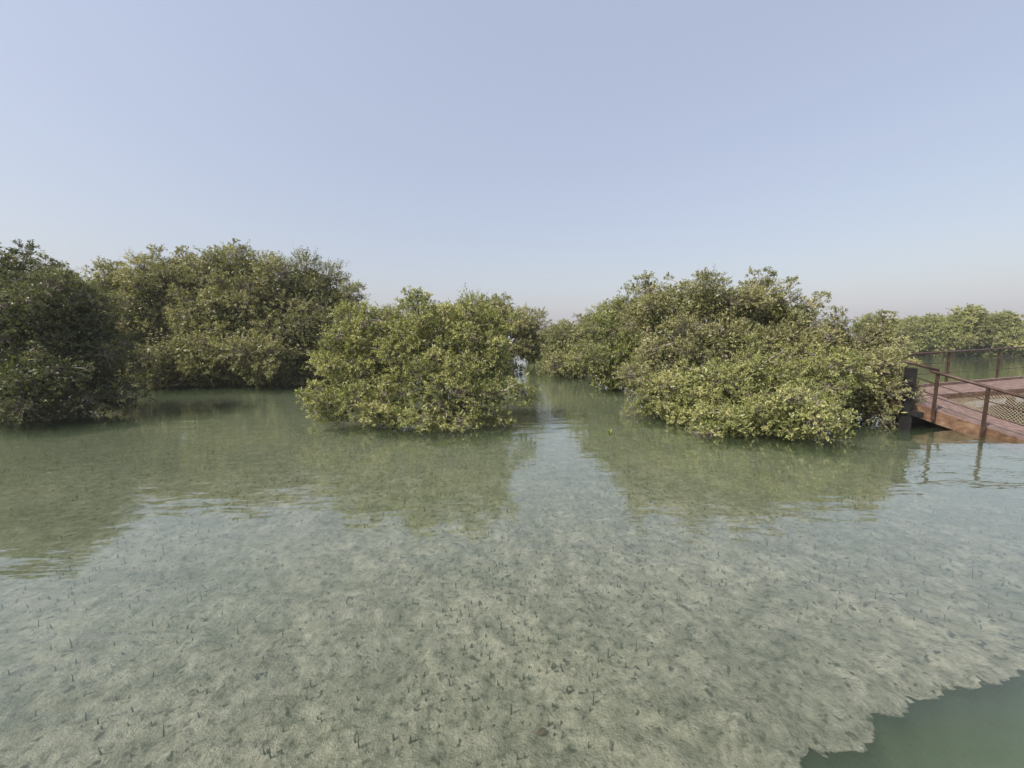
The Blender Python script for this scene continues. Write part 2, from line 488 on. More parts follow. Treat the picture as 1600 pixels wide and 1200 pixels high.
    tn = np.concatenate([tn, np.clip(0.25 + rng.normal(size=n) * 0.12, 0, 1)])  # inner leaves darker, crown shade put into their tone
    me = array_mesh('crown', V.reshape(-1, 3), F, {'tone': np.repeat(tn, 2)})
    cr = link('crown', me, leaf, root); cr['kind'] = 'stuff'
    TRI_COUNT[0] += 2 * m
    # --- stems, limbs and branches
    foot = [np.array([bx, by, bz - 0.15]) + np.array([math.cos(a), math.sin(a), 0]) * 0.16 * (stems > 1)
            for a in np.arange(stems) * 2 * math.pi / max(1, stems) + rng.rand() * 6]
    allc = np.mean([c for c, r in L], 0)
    kn = []
    for f in foot:
        k_ = f + (allc - f) * np.array([0.22, 0.22, 0]) + np.array([rng.uniform(-.15, .15), rng.uniform(-.15, .15), max(0.35, 0.30 * (allc[2] - bz)) + 0.15])
        kn.append(k_)
    S8 = np.linspace(0, 1, 7)[None, :, None]
    P0, P2 = np.array(foot)[:, None], np.array(kn)[:, None]
    P1 = (P0 + P2) / 2 + rng.normal(size=P0.shape) * 0.05
    cl = (1 - S8) ** 2 * P0 + 2 * S8 * (1 - S8) * P1 + S8 ** 2 * P2
    rr = limb_r * (1.9 - 0.7 * np.broadcast_to(S8[..., 0], (len(foot), 7)))
    v, fq = tubes(cl - O, rr, 8)
    link('trunk', array_mesh('trunk', v, fq, smooth=True), BARK, root)
    limb_pts = []
    for li, (c, r) in enumerate(L):
        k_ = kn[int(np.argmin([np.linalg.norm((x - c)[:2]) for x in kn]))]
        end = c + np.array([0, 0, 0.35 * r[2]])
        s = np.linspace(0, 1, 12)[:, None]
        mid = k_ + (end - k_) * np.array([0.45, 0.45, 0.62])
        line = (1 - s) ** 2 * k_ + 2 * s * (1 - s) * mid + s ** 2 * end
        wob = np.cumsum(rng.normal(size=(12, 3)) * 0.035 * np.linalg.norm(end - k_) / 2.0, 0)
        line = line + wob * s
        line[:, 2] = np.maximum(line[:, 2], 0.05 if k_[2] > 0.05 else bz)
        rr = limb_r * (1.15 - 0.75 * s[:, 0]) * rng.uniform(0.8, 1.1)
        v, fq = tubes((line - O)[None], rr[None], 7)
        link('limb', array_mesh('limb', v, fq, smooth=True), BARK, root)
        limb_pts.append(line)
    # branches from limb to lump, twigs inside each lump
    st, enp = [], C
    for k_, li in zip(C, LOB):
        ln_ = limb_pts[li]; jj = 4 + int(np.argmin(np.linalg.norm(ln_[4:] - k_, axis=1)))
        st.append(ln_[max(3, jj - 1)])
    st = np.array(st)
    s = np.linspace(0, 1, 6)[None, :, None]
    md = (st + enp) / 2 + rng.normal(size=st.shape) * 0.13 * np.linalg.norm(enp - st, axis=1, keepdims=True)
    br = (1 - s) ** 2 * st[:, None] + 2 * s * (1 - s) * md[:, None] + s ** 2 * enp[:, None]
    br[..., 2] = np.maximum(br[..., 2], 0.02)
    rr = limb_r * (0.42 - 0.26 * np.broadcast_to(s[..., 0], (nl, 6)))
    v1_, f1_ = tubes(br - O, rr, 5)
    tw = rng.rand(len(idx)) < 0.55
    e = sb[tw] + D[tw] * sl[tw][:, None] * 0.9
    c0 = C[idx[tw]] - OUT[idx[tw]] * R[idx[tw]][:, None] * 0.5 * rng.rand(tw.sum(), 1)
    s = np.linspace(0, 1, 3)[None, :, None]
    md = (c0 + e) / 2 + rng.normal(size=c0.shape) * 0.05
    tp = (1 - s) ** 2 * c0[:, None] + 2 * s * (1 - s) * md[:, None] + s ** 2 * e[:, None]
    tp[..., 2] = np.maximum(tp[..., 2], 0.01)
    tr_ = np.broadcast_to((0.0062 - 0.0035 * s[..., 0]) * (leaf_len / 0.062), tp.shape[:2])
    v2_, f2_ = tubes(tp - O, tr_, 3)
    me = array_mesh('branches', np.concatenate([v1_, v2_]), np.concatenate([f1_, f2_ + len(v1_)]), smooth=True)
    o = link('branches', me, BARK, root); o['kind'] = 'stuff'
    TRI_COUNT[0] += 2 * (len(f1_) + len(f2_))
    return root

def copy_tree(src, loc, rz, sc, label, group=None):
    r = src.copy(); COL.objects.link(r)
    r.location = loc; r.rotation_euler = (0, 0, rz); r.scale = sc if hasattr(sc, '__len__') else (sc, sc, sc)
    r['label'] = label
    if group: r['group'] = group
    for ch in list(src.children):
        c = ch.copy(); c.parent = r; COL.objects.link(c)
    return r

def foot_at(px, Y):
    return ((px - 800) / FPX * Y / CP * 1.0, Y)

# left dark tree
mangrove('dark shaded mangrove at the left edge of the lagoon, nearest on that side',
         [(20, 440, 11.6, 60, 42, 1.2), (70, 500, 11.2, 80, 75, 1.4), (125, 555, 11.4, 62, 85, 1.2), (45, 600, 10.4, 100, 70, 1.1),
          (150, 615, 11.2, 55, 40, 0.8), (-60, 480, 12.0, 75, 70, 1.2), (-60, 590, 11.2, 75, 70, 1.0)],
         foot_at(0, 11.2), 1, leaf=LEAF_SHADED, lump_r=0.50, sprigs=80, per=13, leaf_len=0.072,
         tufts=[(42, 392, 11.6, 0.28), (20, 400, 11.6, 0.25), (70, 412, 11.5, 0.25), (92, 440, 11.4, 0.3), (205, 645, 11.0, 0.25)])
MID = dict(lump_r=0.75, sprigs=84, per=13, leaf_len=0.100, limb_r=0.075)
GB = 'mangroves across the water on the left'
mangrove('tall mangrove beside the dark left tree, brownish crown reaching to the water',
         [(195, 455, 19.5, 48, 36, 1.7), (205, 520, 18.5, 60, 55, 1.6), (235, 570, 17.6, 62, 38, 1.2), (258, 455, 19.6, 50, 48, 1.7)],
         foot_at(215, 18.5), 2, group=GB, tone=0.02, tufts=[(165, 425, 19.5, 0.4), (185, 420, 19.5, 0.35)], **MID)
mangrove('highest mangrove of the left clump with domed crown and bare twigs inside',
         [(300, 435, 20.5, 50, 32, 1.9), (370, 430, 20.5, 62, 36, 2.0), (360, 500, 19.2, 85, 58, 1.9), (320, 560, 18, 66, 42, 1.4),
          (410, 565, 17.8, 60, 40, 1.3), (430, 480, 20, 45, 55, 1.8)],
         foot_at(365, 19), 3, group=GB, tufts=[(345, 397, 20.5, 0.4), (380, 395, 20.5, 0.4), (300, 405, 20.5, 0.35)], **MID)
mangrove('dark green mangrove on the right end of the left clump, behind the centre tree',
         [(480, 450, 21, 48, 36, 1.9), (525, 478, 21, 42, 34, 1.6), (470, 530, 19.6, 62, 55, 1.8), (545, 530, 20.5, 55, 50, 1.6), (500, 580, 19.2, 55, 25, 1.3)],
         foot_at(495, 20), 4, leaf=LEAF, group=GB, tone=-0.10, tufts=[(560, 455, 21, 0.45), (525, 440, 21, 0.4)], **MID)
# centre
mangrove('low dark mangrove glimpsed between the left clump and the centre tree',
         [(605, 510, 25, 34, 25, 1.9), (590, 545, 25, 40, 24, 1.8), (640, 530, 25, 40, 30, 1.8)], foot_at(612, 25), 5, leaf=LEAF_SHADED, tone=0.06,
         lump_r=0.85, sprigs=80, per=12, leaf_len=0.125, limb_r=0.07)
mangrove('rounded mangrove behind the centre tree, on the left bank of the gap',
         [(705, 505, 26, 50, 32, 2.2), (765, 497, 26, 50, 32, 2.3), (818, 512, 25.5, 32, 26, 1.8), (828, 545, 25.5, 25, 25, 1.6), (770, 545, 25, 50, 25, 1.8)],
         foot_at(770, 26), 6, leaf=LEAF, lump_r=0.85, sprigs=80, per=12, leaf_len=0.125, limb_r=0.08, tufts=[(842, 492, 25.5, 0.5)])
mangrove('bright green spreading mangrove standing alone in the centre of the lagoon, limbs showing',
         [(575, 520, 11.2, 50, 38, 1.0), (545, 575, 10.8, 55, 45, 0.9), (512, 632, 10.2, 42, 34, 0.7), (590, 638, 9.9, 58, 32, 0.7), (640, 560, 10.8, 60, 50, 0.9),
          (665, 505, 11.2, 58, 34, 1.0), (740, 520, 11.2, 60, 42, 1.0), (720, 590, 10.3, 55, 40, 0.7), (758, 645, 9.8, 40, 26, 0.45),
          (665, 652, 9.5, 34, 26, 0.4), (815, 605, 10.2, 26, 24, 0.40), (788, 618, 10.1, 28, 22, 0.40), (735, 600, 10.3, 40, 30, 0.5), (705, 657, 9.4, 36, 20, 0.35), (690, 622, 9.7, 48, 32, 0.4), (690, 560, 10.7, 52, 44, 0.8), (655, 595, 10.1, 46, 38, 0.6), (770, 572, 10.8, 36, 36, 0.7), (745, 625, 9.7, 42, 24, 0.35), (620, 655, 9.6, 36, 20, 0.35)],
         foot_at(700, 10.7), 7, leaf=LEAF_GREEN, dens=0.8, lump_r=0.40, sprigs=72, per=13, leaf_len=0.068, limb_r=0.05, tone=0.10, stems=4, core=150, skirt_on=False,
         tufts=[(652, 462, 11.2, 0.20), (668, 466, 11.2, 0.16), (636, 474, 11.2, 0.18), (520, 535, 10.8, 0.2), (832, 620, 10.2, 0.14), (800, 500, 11, 0.25)])
# right group
GD = 'mangroves on the right bank'
mangrove('small mangrove at the far left end of the right bank, beside the gap',
         [(895, 535, 24, 36, 30, 1.9), (868, 565, 23, 22, 20, 1.1), (905, 570, 22.5, 35, 24, 1.4), (920, 520, 24, 25, 24, 1.5)], foot_at(895, 23.5), 8, group=GD,
         lump_r=0.8, sprigs=80, per=12, leaf_len=0.115, limb_r=0.07, tufts=[(905, 500, 24, 0.4)])
mangrove('yellowish mangrove sloping down to the water left of the big right dome',
         [(950, 510, 18, 34, 34, 1.6), (945, 560, 17.2, 42, 34, 1.4), (985, 545, 16.5, 36, 45, 1.4), (975, 500, 17.5, 35, 32, 1.5)], foot_at(958, 17.5), 9, group=GD, leaf=LEAF_GREEN,
         lump_r=0.65, sprigs=80, per=13, leaf_len=0.095, limb_r=0.065, tone=0.0)
mangrove('big domed mangrove, tallest on the right bank',
         [(1015, 490, 13.6, 42, 40, 1.3), (1085, 475, 13.8, 60, 36, 1.5), (1165, 482, 13.4, 64, 38, 1.5), (1222, 500, 13, 46, 40, 1.3), (1060, 545, 12.6, 62, 50, 1.3),
          (1150, 540, 12.4, 70, 48, 1.3), (1240, 548, 12, 62, 50, 1.2), (1010, 590, 12, 36, 44, 1.0)],
         foot_at(1120, 13), 10, group=GD, lump_r=0.56, sprigs=92, per=13, leaf_len=0.074, limb_r=0.075, stems=4,
         tufts=[(1012, 440, 13.6, 0.32), (1012, 455, 13.6, 0.3), (1090, 434, 13.8, 0.25), (1108, 438, 13.8, 0.25), (1130, 444, 13.8, 0.25), (1195, 448, 13.4, 0.28)])
mangrove('low bright bushy mangrove at the front of the right bank, leaves touching the water',
         [(1040, 620, 11.0, 42, 36, 0.8), (1012, 640, 11.2, 32, 26, 0.6), (1065, 655, 10.2, 40, 26, 0.6), (1110, 610, 10.3, 62, 48, 0.9), (1185, 600, 10.2, 70, 50, 1.0), (1140, 660, 9.1, 76, 34, 0.7), (1235, 650, 8.7, 74, 48, 0.8), (1290, 590, 10.0, 50, 44, 0.9),
          (1312, 672, 8.6, 26, 20, 0.35)],
         foot_at(1180, 10.4), 11, group=GD, leaf=LEAF_GREEN, lump_r=0.44, sprigs=86, per=13, leaf_len=0.064, limb_r=0.05, tone=0.08, stems=4)
mangrove('narrow mangrove on the right bank next to the black timber post',
         [(1318, 552, 11.4, 40, 34, 1.0), (1360, 555, 11, 38, 34, 0.9), (1345, 605, 10.3, 50, 50, 0.8), (1390, 585, 10.6, 24, 52, 0.7), (1376, 632, 10.0, 36, 34, 0.6)],
         foot_at(1345, 10.8), 12, group=GD, leaf=LEAF, lump_r=0.46, sprigs=76, per=13, leaf_len=0.068, limb_r=0.05, tone=0.03,
         tufts=[(1382, 494, 11, 0.20), (1379, 506, 11, 0.24), (1376, 522, 11, 0.34), (1305, 492, 11.4, 0.24), (1308, 508, 11.4, 0.30), (1312, 526, 11.4, 0.36)])

# far trees: two prototypes of real size, then copies
def far_proto(seed, H, W, leaf, label, loc, group):
    rng = np.random.RandomState(seed)
    x, y = loc
    L = []
    for k in range(6):
        a = rng.rand() * 6.28; d = rng.uniform(0.2, 0.55) * W
        L.append((np.array([x + math.cos(a) * d, y + math.sin(a) * d, H * rng.uniform(0.3, 0.55)]), np.array([W * 0.42, W * 0.42, H * 0.36])))
    L.append((np.array([x, y, H * 0.62]), np.array([W * 0.5, W * 0.5, H * 0.36])))
    return mangrove_at(label, L, (x, y), rng, leaf, 1.05, 1.0, 60, 11, 0.19, 0.10, group, 0.05, 'mangrove_tree', 2)

GF = 'far mangroves across the water behind the footbridge'
def far_xy(px, Y): return foot_at(px, Y)
P1_ = far_proto(101, 6.3, 4.6, LEAF_GREEN, 'tallest far mangrove behind the footbridge railing', far_xy(1500, 50), GF)
P2_ = far_proto(102, 5.2, 4.6, LEAF_GREEN, 'lower far mangrove beyond the water, left of the tallest one behind the railing', far_xy(1440, 52), GF)
FBZ = BEDZ - 0.05
far = [
    (P1_, 1552, 50, 1.0, 0.90, 'far mangrove behind the railing, right of the tallest one there', GF),
    (P2_, 1602, 52, 2.0, 0.82, 'far mangrove cut by the right edge of the picture', GF),
    (P2_, 1405, 56, 3.0, 1.0, 'far mangrove peeping out over the right end of the right bank', GF),
    (P1_, 1350, 60, 4.0, 0.95, 'far mangrove mostly hidden behind the right bank', GF),
    (P2_, 1660, 54, 5.0, 1.1, 'far mangrove just outside the right edge, behind the footbridge', GF),
]
for (src, px, Y, rz, sc, lab, gp) in far:
    x, y = far_xy(px, Y)
    copy_tree(src, (x, y, FBZ), rz, (1.0, 1.0, sc), lab, gp)
for (src, px, Y, rz, sc, lab) in [
    (P2_, 850, 37, 0.9, 0.56, 'low mangrove closing the gap between the banks'),
    (P1_, 874, 46, 2.2, 0.50, 'low mangrove further back in the gap, right of the one that closes it')]:
    x, y = far_xy(px, Y)
    copy_tree(src, (x, y, FBZ), rz, sc, lab)
GK = 'mangroves behind the left clump'
for (src, px, Y, rz, sc, lab) in [
    (P2_, -40, 19, 0.7, 0.62, 'low mangrove mostly hidden behind the dark left edge tree'),
    (P1_, 75, 25, 1.7, 0.62, 'low mangrove in the notch behind the dark left edge tree'),
    (P2_, 215, 30, 2.7, 0.9, 'mangrove hidden behind the brownish tall one of the left clump'),
    (P1_, 350, 31, 3.7, 0.9, 'mangrove hidden behind the highest one of the left clump'),
    (P2_, 480, 32, 4.7, 0.9, 'mangrove hidden behind the right end of the left clump')]:
    x, y = far_xy(px, Y)
    copy_tree(src, (x, y, FBZ), rz, sc, lab, GK)
GH = 'hazy distant mangroves'
for k, (src, px, Y, rz, sc, lab) in enumerate([
    (P1_, 880, 120, 0.4, 1.25, 'bluish hazy distant tree above the gap between the banks'),
    (P2_, 858, 150, 1.4, 1.1, 'faintest low distant tree at the left of the gap between the banks'),
    (P2_, 905, 135, 2.4, 1.2, 'hazy distant tree behind the small mangrove right of the gap'),
    (P1_, 835, 170, 3.4, 1.2, 'hazy distant tree behind the rounded mangrove left of the gap'),
    (P2_, 870, 175, 4.4, 1.2, 'low hazy distant tree filling the gap on the horizon')]):
    x, y = far_xy(px, Y)
    copy_tree(src, (x, y, FBZ), rz, sc, lab, GH)

# ------------------------------------------------------------------ footbridge with rope net
DZ = 0.62
br_o = on_z(1428, 628, DZ)
bridge = empty('footbridge', (br_o[0], br_o[1], 0))
tag(bridge, 'brown footbridge with railings, rope net and a ramp dipping into the water', 'footbridge')
BO = np.array([br_o[0], br_o[1], 0.0])

def prism(name, quad, down, mat, parent=None, up=0.0, bevel=0.006):
    """slab: quad of four points (top), extruded down by that many metres"""
    bm = bmesh.new()
    top = [bm.verts.new(Vector(p - BO) + Vector((0, 0, up))) for p in quad]
    bot = [bm.verts.new(Vector(p - BO) - Vector((0, 0, down))) for p in quad]
    bm.faces.new(top); bm.faces.new(bot[::-1])
    for k in range(4): bm.faces.new((top[k], bot[k], bot[(k + 1) % 4], top[(k + 1) % 4]))
    bmesh.ops.recalc_face_normals(bm, faces=bm.faces)
    if bevel: bmesh.ops.bevel(bm, geom=bm.edges[:], offset=bevel, segments=1, affect='EDGES')
    me = bpy.data.meshes.new(name); bm.to_mesh(me); bm.free()
    return link(name, me, mat, parent or bridge)

def bar(name, p, q_, w, h, mat, parent=None, bevel=0.006, upv=(0, 0, 1)):
    p, q_ = Vector(p - BO), Vector(q_ - BO)
    d = (q_ - p).normalized(); s = d.cross(Vector(upv)).normalized(); u = s.cross(d)
    bm = bmesh.new()
    a = [bm.verts.new(p + s * sx * w / 2 + u * sy * h / 2) for sx, sy in ((-1, -1), (1, -1), (1, 1), (-1, 1))]
    b = [bm.verts.new(q_ + s * sx * w / 2 + u * sy * h / 2) for sx, sy in ((-1, -1), (1, -1), (1, 1), (-1, 1))]
    bm.faces.new(a); bm.faces.new(b[::-1])
    for k in range(4): bm.faces.new((a[k], b[k], b[(k + 1) % 4], a[(k + 1) % 4]))
    bmesh.ops.recalc_face_normals(bm, faces=bm.faces)
    if bevel: bmesh.ops.bevel(bm, geom=bm.edges[:], offset=bevel, segments=2, affect='EDGES')
    me = bpy.data.meshes.new(name); bm.to_mesh(me); bm.free()
    return link(name, me, mat, parent or bridge)

def pipe(name, pts, r, mat, parent=None, K=10):
    P = np.array(pts)[None] - BO
    v, f = tubes(P, np.full(P.shape[:2], r), K)
    nv = len(v); ends = [v[:K].mean(0), v[-K:].mean(0)]
    me = bpy.data.meshes.new(name)
    fs = [tuple(x) for x in f] + [tuple(range(K))[::-1], tuple(range(nv - K, nv))]
    me.from_pydata([tuple(x) for x in v], [], fs); me.update()
    for p_ in me.polygons: p_.use_smooth = len(p_.vertices) == 4
    return link(name, me, mat, parent or bridge)

def lerp(a, b, t): return a + (b - a) * t

def boards(o0, o1, i0, i1, n, mat, down=0.035, gap=0.010):
    """n long boards between an outer edge o0-o1 and an inner edge i0-i1"""
    for k in range(n):
        t0, t1 = k / n, (k + 1) / n
        e0 = gap / np.linalg.norm(i0 - o0); 
        A0, A1 = lerp(o0, i0, t0 + e0 / 2), lerp(o1, i1, t0 + e0 / 2)
        B0, B1 = lerp(o0, i0, t1 - e0 / 2), lerp(o1, i1, t1 - e0 / 2)
        prism('deck_board', [A0, A1, B1, B0], down, mat, bevel=0.003)

# far walkway, level
fo0, fo1 = on_z(1385, 608.3, DZ), on_z(1760, 576.7, DZ)
fi0, fi1 = on_z(1385, 622, DZ), on_z(1760, 595.2, DZ)
boards(fo0, fo1, fi0, fi1, 8, DECK)
dn = np.array([0, 0, 0.037])
prism('fascia', [fi0 - dn, fi1 - dn, lerp(fi1, fo1, 0.04) - dn, lerp(fi0, fo0, 0.04) - dn], 0.24, FASCIA)
prism('fascia', [fo0 - dn, fo1 - dn, lerp(fo1, fi1, 0.04) - dn, lerp(fo0, fi0, 0.04) - dn], 0.24, FASCIA)
bar('kerb', lerp(fo0, fi0, 0.05) + np.array([0, 0, 0.045]), lerp(fo1, fi1, 0.05) + np.array([0, 0, 0.045]), 0.12, 0.08, DECK)
# landing between far walkway and ramp
ln0, ln1 = on_z(1385, 622.6, DZ), on_z(1466, 617.2, DZ)
le0, le1 = on_z(1392, 627, DZ), on_z(1428, 628, DZ)
boards(le0, le1, ln0, ln1, 5, DECK)
prism('fascia', [le0 - dn, le1 - dn, lerp(le1, ln1, 0.05) - dn, lerp(le0, ln0, 0.05) - dn], 0.26, FASCIA)
# ramp dipping into the water
ro = [at(1428.6, 628.3, on_z(1428, 628, DZ)[1] - 0.01), at(1461, 640, 9.6), at(1533, 664, 9.0), at(1600, 687, 8.25)]
ro.append(ro[3] + (ro[3] - ro[2]) * 1.6)
ri = [on_z(1466, 617.6, DZ - 0.01), None, None, None]
def inner(px, py, z): return on_z(px, py, z)
ri[1] = inner(1484, 624, ro[1][2] + 0.03)
ri[2] = inner(1540, 645.5, ro[2][2])
ri[3] = inner(1600, 665.5, ro[3][2])
ri.append(ri[3] + (ri[3] - ri[2]) * 1.6)
for a in range(4):
    boards(ro[a], ro[a + 1], ri[a], ri[a + 1], 5, DECK)
    prism('fascia', [ro[a] - dn, ro[a + 1] - dn, lerp(ro[a + 1], ri[a + 1], 0.04) - dn, lerp(ro[a], ri[a], 0.04) - dn], 0.30, FASCIA, bevel=0.0)
    prism('fascia', [ri[a] - dn, ri[a + 1] - dn, lerp(ri[a + 1], ro[a + 1], 0.04) - dn, lerp(ri[a], ro[a], 0.04) - dn], 0.20, FASCIA, bevel=0.0)

# far railing
def far_pt(px, py):   # a point in the vertical plane of the far edge
    e0, e1 = fo0, fo1
    d = ray(px, py); o = np.array([0, 0, CAMH])
    nrm = np.cross(e1 - e0, [0, 0, 1.0]); t = np.dot(e0 - o, nrm) / np.dot(d, nrm)
    return o + d * t
pipe('handrail', [far_pt(1412, 554), far_pt(1480, 550), far_pt(1600, 542.5), far_pt(1640, 540), far_pt(1760, 532.5)], 0.036, RAIL)
for (a, b, c) in ((567.5, 566.5, 559), (583.5, 582, 574)):
    pipe('rail_rod', [far_pt(1405, a + 3), far_pt(1480, b), far_pt(1600, c), far_pt(1640, c - 2.4), far_pt(1760, c - 9.8)], 0.012, RAIL, K=6)
for px, top in ((1410, 556), (1484, 551), (1563.5, 546.5), (1636, 542), (1712, 537)):
    p = far_pt(px, top); p2 = p.copy(); p2[2] = DZ - 0.2
    bar('railing_post', p2, p, 0.070, 0.05, RAIL, upv=(0, 1, 0))
# near railing, in two sections
def near_y(px):
    return float(np.interp(px, [1400, 1428, 1461, 1533, 1600, 1640], [9.95, 9.75, 9.60, 9.00, 8.25, 7.9]))
def near_pt(px, py): return at(px, py, near_y(px) - 0.05)
pipe('handrail', [near_pt(1404, 562.5), near_pt(1430, 569), near_pt(1467, 579)], 0.034, RAIL)
pipe('handrail', [near_pt(1452.5, 579), near_pt(1500, 592.3), near_pt(1545, 605), near_pt(1600, 620.7), near_pt(1640, 633)], 0.036, RAIL)
pipe('rail_rod', [near_pt(1404, 581), near_pt(1430, 589), near_pt(1461, 599.5)], 0.013, RAIL, K=6)
pipe('rail_rod', [near_pt(1404, 598), near_pt(1430, 607), near_pt(1457, 616.5)], 0.013, RAIL, K=6)
pipe('rail_rod', [near_pt(1452, 598.7), near_pt(1466, 602.5), near_pt(1545, 627), near_pt(1600, 643), near_pt(1640, 655)], 0.013, RAIL, K=6)
pipe('rail_rod', [near_pt(1448, 615.5), near_pt(1462, 621), near_pt(1540, 646.5), near_pt(1600, 665.5), near_pt(1640, 678)], 0.013, RAIL, K=6)
for (tx, ty, bx_, by_) in ((1465.5, 585, 1456, 656), (1544.5, 606, 1534.5, 680), (1634, 632, 1622, 712)):
    t_, b_ = near_pt(tx, ty), near_pt(bx_, by_)
    b2 = np.array([t_[0], t_[1], b_[2]])
    bar('railing_post', b2, t_, 0.062, 0.05, RAIL, upv=(0, 1, 0))
# black timber post, cross beam and what carries the landing
pt = at(1424, 575, 9.6); pb = pt.copy(); pb[2] = -0.75
bar('timber_post', pb, pt, 0.175, 0.175, DARKWOOD, bevel=0.014, upv=(0.2, 1, 0))
bar('cross_beam', at(1396, 637, 10.05), at(1440, 649, 9.28), 0.12, 0.135, DARKWOOD, bevel=0.012)
for (px, Y) in ((1400, 10.9), (1452, 10.6), (1432, 12.2), (1500, 13.0), (1580, 14.2)):
    p = at(px, 620, Y); p[2] = DZ - 0.28; p2 = p.copy(); p2[2] = -0.8
    bar('timber_pile', p2, p, 0.16, 0.16, DARKWOOD, bevel=0.012, upv=(0.2, 1, 0))
for (y0, y1) in ((10.2, 9.9), (11.0, 10.9)):
    a, b = at(1392, 640, y0), at(1462, 640, y1); a[2] = b[2] = 0.22
    bar('joist', a, b, 0.12, 0.16, DARKWOOD, bevel=0.01)

# rope net between ramp and far walkway
def net_pt(u, v):
    nl_ = [ri[0], ri[1], ri[2], ri[3], ri[4]]
    k = np.clip(u * 4, 0, 3.999); i0 = int(k); a = lerp(nl_[i0], nl_[i0 + 1], k - i0) - np.array([0, 0, 0.06])
    s0, s1 = on_z(1466, 616.4, DZ), on_z(1640, 603.8, DZ)
    b = lerp(s0, s1, u) - np.array([0, 0, 0.16])
    p = lerp(a, b, v)
    p[2] -= 0.22 * math.sin(math.pi * v) * math.sin(math.pi * min(1, u * 1.4 + 0.02)) * 0.6
    return p
rp, rr_ = [], []
for k in range(-34, 70):
    for sgn in (1, -1):
        uv = []
        for v_ in np.linspace(0, 1, 15):
            u_ = k / 36.0 + sgn * v_ * 0.30 + (0.0 if sgn > 0 else 0.30 * 0.5)
            uv.append((u_, v_))
        uv = [(u_, v_) for (u_, v_) in uv if 0 <= u_ <= 1]
        if len(uv) < 3: continue
        vs = np.linspace(uv[0][1], uv[-1][1], 15); us = np.interp(vs, [x[1] for x in uv], [x[0] for x in uv])
        rp.append([net_pt(a, b) - BO for a, b in zip(us, vs)])
rp = np.array(rp)
v, f = tubes(rp, np.full(rp.shape[:2], 0.008), 4)
o = link('rope_net', array_mesh('rope_net', v, f, smooth=True), ROPE, bridge); o['kind'] = 'stuff'
tag(o, 'tan rope net slung between the walkways')

# ------------------------------------------------------------------ roots on the bed, litter, seedling
rng = np.random.RandomState(77)
def root_mesh(seed, h):
    r = np.random.RandomState(seed)
    s = np.linspace(0, 1, 5)
    line = np.stack([np.cumsum(r.normal(size=5) * 0.0018), np.cumsum(r.normal(size=5) * 0.0018), -0.02 + s * (h + 0.02)], -1)
    v, f = tubes(line[None], (0.0062 * (1.05 - 0.72 * s ** 2))[None], 6)
    me = bpy.data.meshes.new('breathing_root')
    nv = len(v)
    me.from_pydata([tuple(x) for x in v], [], [tuple(x) for x in f] + [tuple(range(nv - 6, nv))])
    for p_ in me.polygons: p_.use_smooth = True
    me.materials.append(ROOT)
    return me
RM = [root_mesh(k, h) for k, h in enumerate((0.045, 0.06, 0.085, 0.07, 0.055, 0.10))]
spots = [(1037, 978), (1058, 942), (993, 1012), (1012, 1018), (967, 1030), (935, 1035), (933, 1055), (992, 1057), (1013, 1038), (888, 1080), (927, 1095), (857, 1125), (855, 1050), (826, 1055), (842, 1045),
         (872, 1000), (887, 968), (920, 1160), (820, 1180), (808, 1185), (1155, 1050), (1182, 1105), (1166, 1132), (119, 1035), (15, 1055), (115, 1065), (135, 1125), (155, 1140), (256, 1150), (158, 1185), (205, 1180),
         (313, 1130), (442, 1145), (423, 1190), (413, 1185), (485, 1070), (380, 1105), (293, 935), (314, 933), (345, 915), (115, 940), (42, 945), (61, 975), (238, 972), (411, 1035), (555, 1155), (785, 1195), (745, 1195),
         (441, 990), (62, 950), (80, 1010), (112, 1012), (670, 1130), (560, 1165), (1110, 920), (1260, 955), (1305, 960), (1240, 1010), (1200, 990), (1118, 1000), (1078, 1005)]
placed = 0
for (px, py) in spots:
    p = on_z(px, py, BEDZ)
    o = link('breathing_root', RM[rng.randint(6)], None, bed, (p[0], p[1], float(bed_z(p[:1], p[1:2])[0])))
    o.rotation_euler = (rng.normal() * 0.05, rng.normal() * 0.05, rng.rand() * 6.28); o.scale = (0.85, 0.85, rng.uniform(0.6, 1.05))
    placed += 1
while placed < 150:
    x, y = rng.uniform(-6, 7), rng.uniform(2.2, 9)
    if (x - E1[0]) * en[0] + (y - E1[1]) * en[1] > -0.5: continue
    if vnoise(np.array([x * 0.8]), np.array([y * 0.8]), 5)[0] < 0.45 * rng.rand() + 0.25: continue
    o = link('breathing_root', RM[rng.randint(6)], None, bed, (x, y, float(bed_z(np.array([x]), np.array([y]))[0])))
    o.rotation_euler = (rng.normal() * 0.07, rng.normal() * 0.07, rng.rand() * 6.28); o.scale = (0.75, 0.75, rng.uniform(0.3, 0.7))
    placed += 1
# thousands more towards and under the trees, and crumbs of litter
n = 15000
y = 2.2 + 13 * rng.rand(n) ** 0.85; x = (rng.rand(n) - 0.5) * 2 * (2 + 1.35 * y)
keep = ((x - E1[0]) * en[0] + (y - E1[1]) * en[1] < -0.4) & (vnoise(x * 0.7, y * 0.7, 8) + 0.25 * np.clip((y - 5) / 3, 0, 1) > rng.rand(n) * 0.9 + 0.30 - 0.35 * vnoise(x * 2.5 + 9, y * 2.5, 9))
x, y = x[keep], y[keep]; z = bed_z(x, y); n = len(x)
h = rng.uniform(0.012, 0.045, n) * np.where(rng.rand(n) < 0.08, 1.8, 1.0)
tilt = rng.normal(size=(n, 2)) * 0.006
b0 = np.stack([x, y, z - 0.01], -1); b1 = np.stack([x + tilt[:, 0], y + tilt[:, 1], z + h], -1)
v, f = tubes(np.stack([b0, b1], 1), np.stack([rng.uniform(.006, .011, n), np.full(n, .004)], -1), 4)
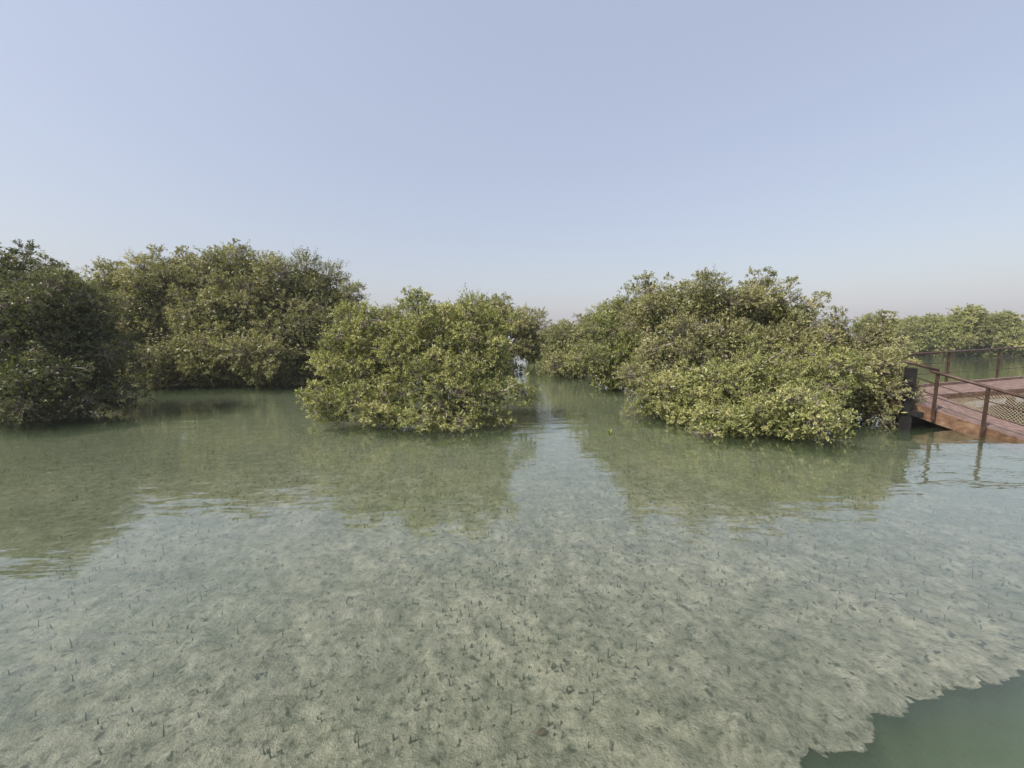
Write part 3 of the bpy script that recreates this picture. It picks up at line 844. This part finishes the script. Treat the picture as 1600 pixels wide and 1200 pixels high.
o = link('breathing_root_field', array_mesh('breathing_root_field', v, f, smooth=True), ROOT, bed); o['kind'] = 'stuff'

# sunken brown leaf
def leaf_mesh(name, ln, w, cup):
    vs, fs = [], []
    for k, t in enumerate(np.linspace(0, 1, 9)):
        ww = w * math.sin(math.pi * min(1, t * 0.94 + 0.03)) ** 0.8 / 2
        for sx in (-1, 0, 1): vs.append((t * ln - ln / 2, sx * ww, cup * abs(sx) + 0.10 * ln * math.sin(3 * t)))
    for k in range(8):
        for c in range(2): fs.append((k * 3 + c, k * 3 + 3 + c, k * 3 + 4 + c, k * 3 + 1 + c))
    me = bpy.data.meshes.new(name); me.from_pydata(vs, [], fs); me.update()
    for p_ in me.polygons: p_.use_smooth = True
    return me
p = on_z(846, 1139, BEDZ)
o = link('fallen_leaf', leaf_mesh('fallen_leaf', 0.07, 0.036, 0.008), DEADLEAF, None, (p[0], p[1], float(bed_z(p[:1], p[1:2])[0]) + 0.02))
sm = o.modifiers.new('thickness', 'SOLIDIFY'); sm.thickness = 0.002
o.rotation_euler = (0.25, -0.1, 0.35)
tag(o, 'small brown dead leaf lying on the sandy bed at the bottom', 'leaf')

# seedling standing in the water off the right bank
sp = on_z(952, 684, 0.0)
seed_o = empty('mangrove_seedling', (sp[0], sp[1], float(bed_z(sp[:1], sp[1:2])[0])))
tag(seed_o, 'tiny yellow green seedling poking out of the water left of the right bank', 'seedling')
hz = -float(seed_o.location.z)
v, f = tubes(np.array([[[0, 0, -0.02], [0.01, 0, hz * 0.6], [0.0, 0.01, hz + 0.16]]]), np.array([[0.006, 0.005, 0.003]]), 6)
link('stem', array_mesh('stem', v, f, smooth=True), BARK, seed_o)
lm = leaf_mesh('leaf', 0.10, 0.04, 0.006)
for k in range(9):
    a = k * 2.4; o = link('leaf', lm, None, seed_o, (0.045 * math.cos(a), 0.045 * math.sin(a), hz + 0.05 + 0.012 * k))
    o.rotation_euler = (0, -0.5 - 0.05 * k, a)
SEEDL = mat_simple('seedling_leaf', [(0.3, (0.12, 0.14, 0.03)), (0.7, (0.20, 0.20, 0.05))], 10, 0.5)
lm.materials.append(SEEDL)

# ------------------------------------------------------------------ haze
HAZE = 0.0006
if HAZE:
    m, nt, out = new_mat('thin_haze')
    pv = N(nt, 'ShaderNodeVolumePrincipled', Density=HAZE)
    pv.inputs['Color'].default_value = (0.94, 0.95, 1.0, 1)
    pv.inputs['Anisotropy'].default_value = 0.3
    nt.links.new(pv.outputs[0], out.inputs['Volume'])
    hz_o = link('haze', box_mesh('haze', (-1500, -1500, -4.8), (1500, 1500, 11.0)), m)
    tag(hz_o, 'thin pale haze in the air over the lagoon', 'haze', kind='stuff')
print('TRIS crown+branches', TRI_COUNT[0])
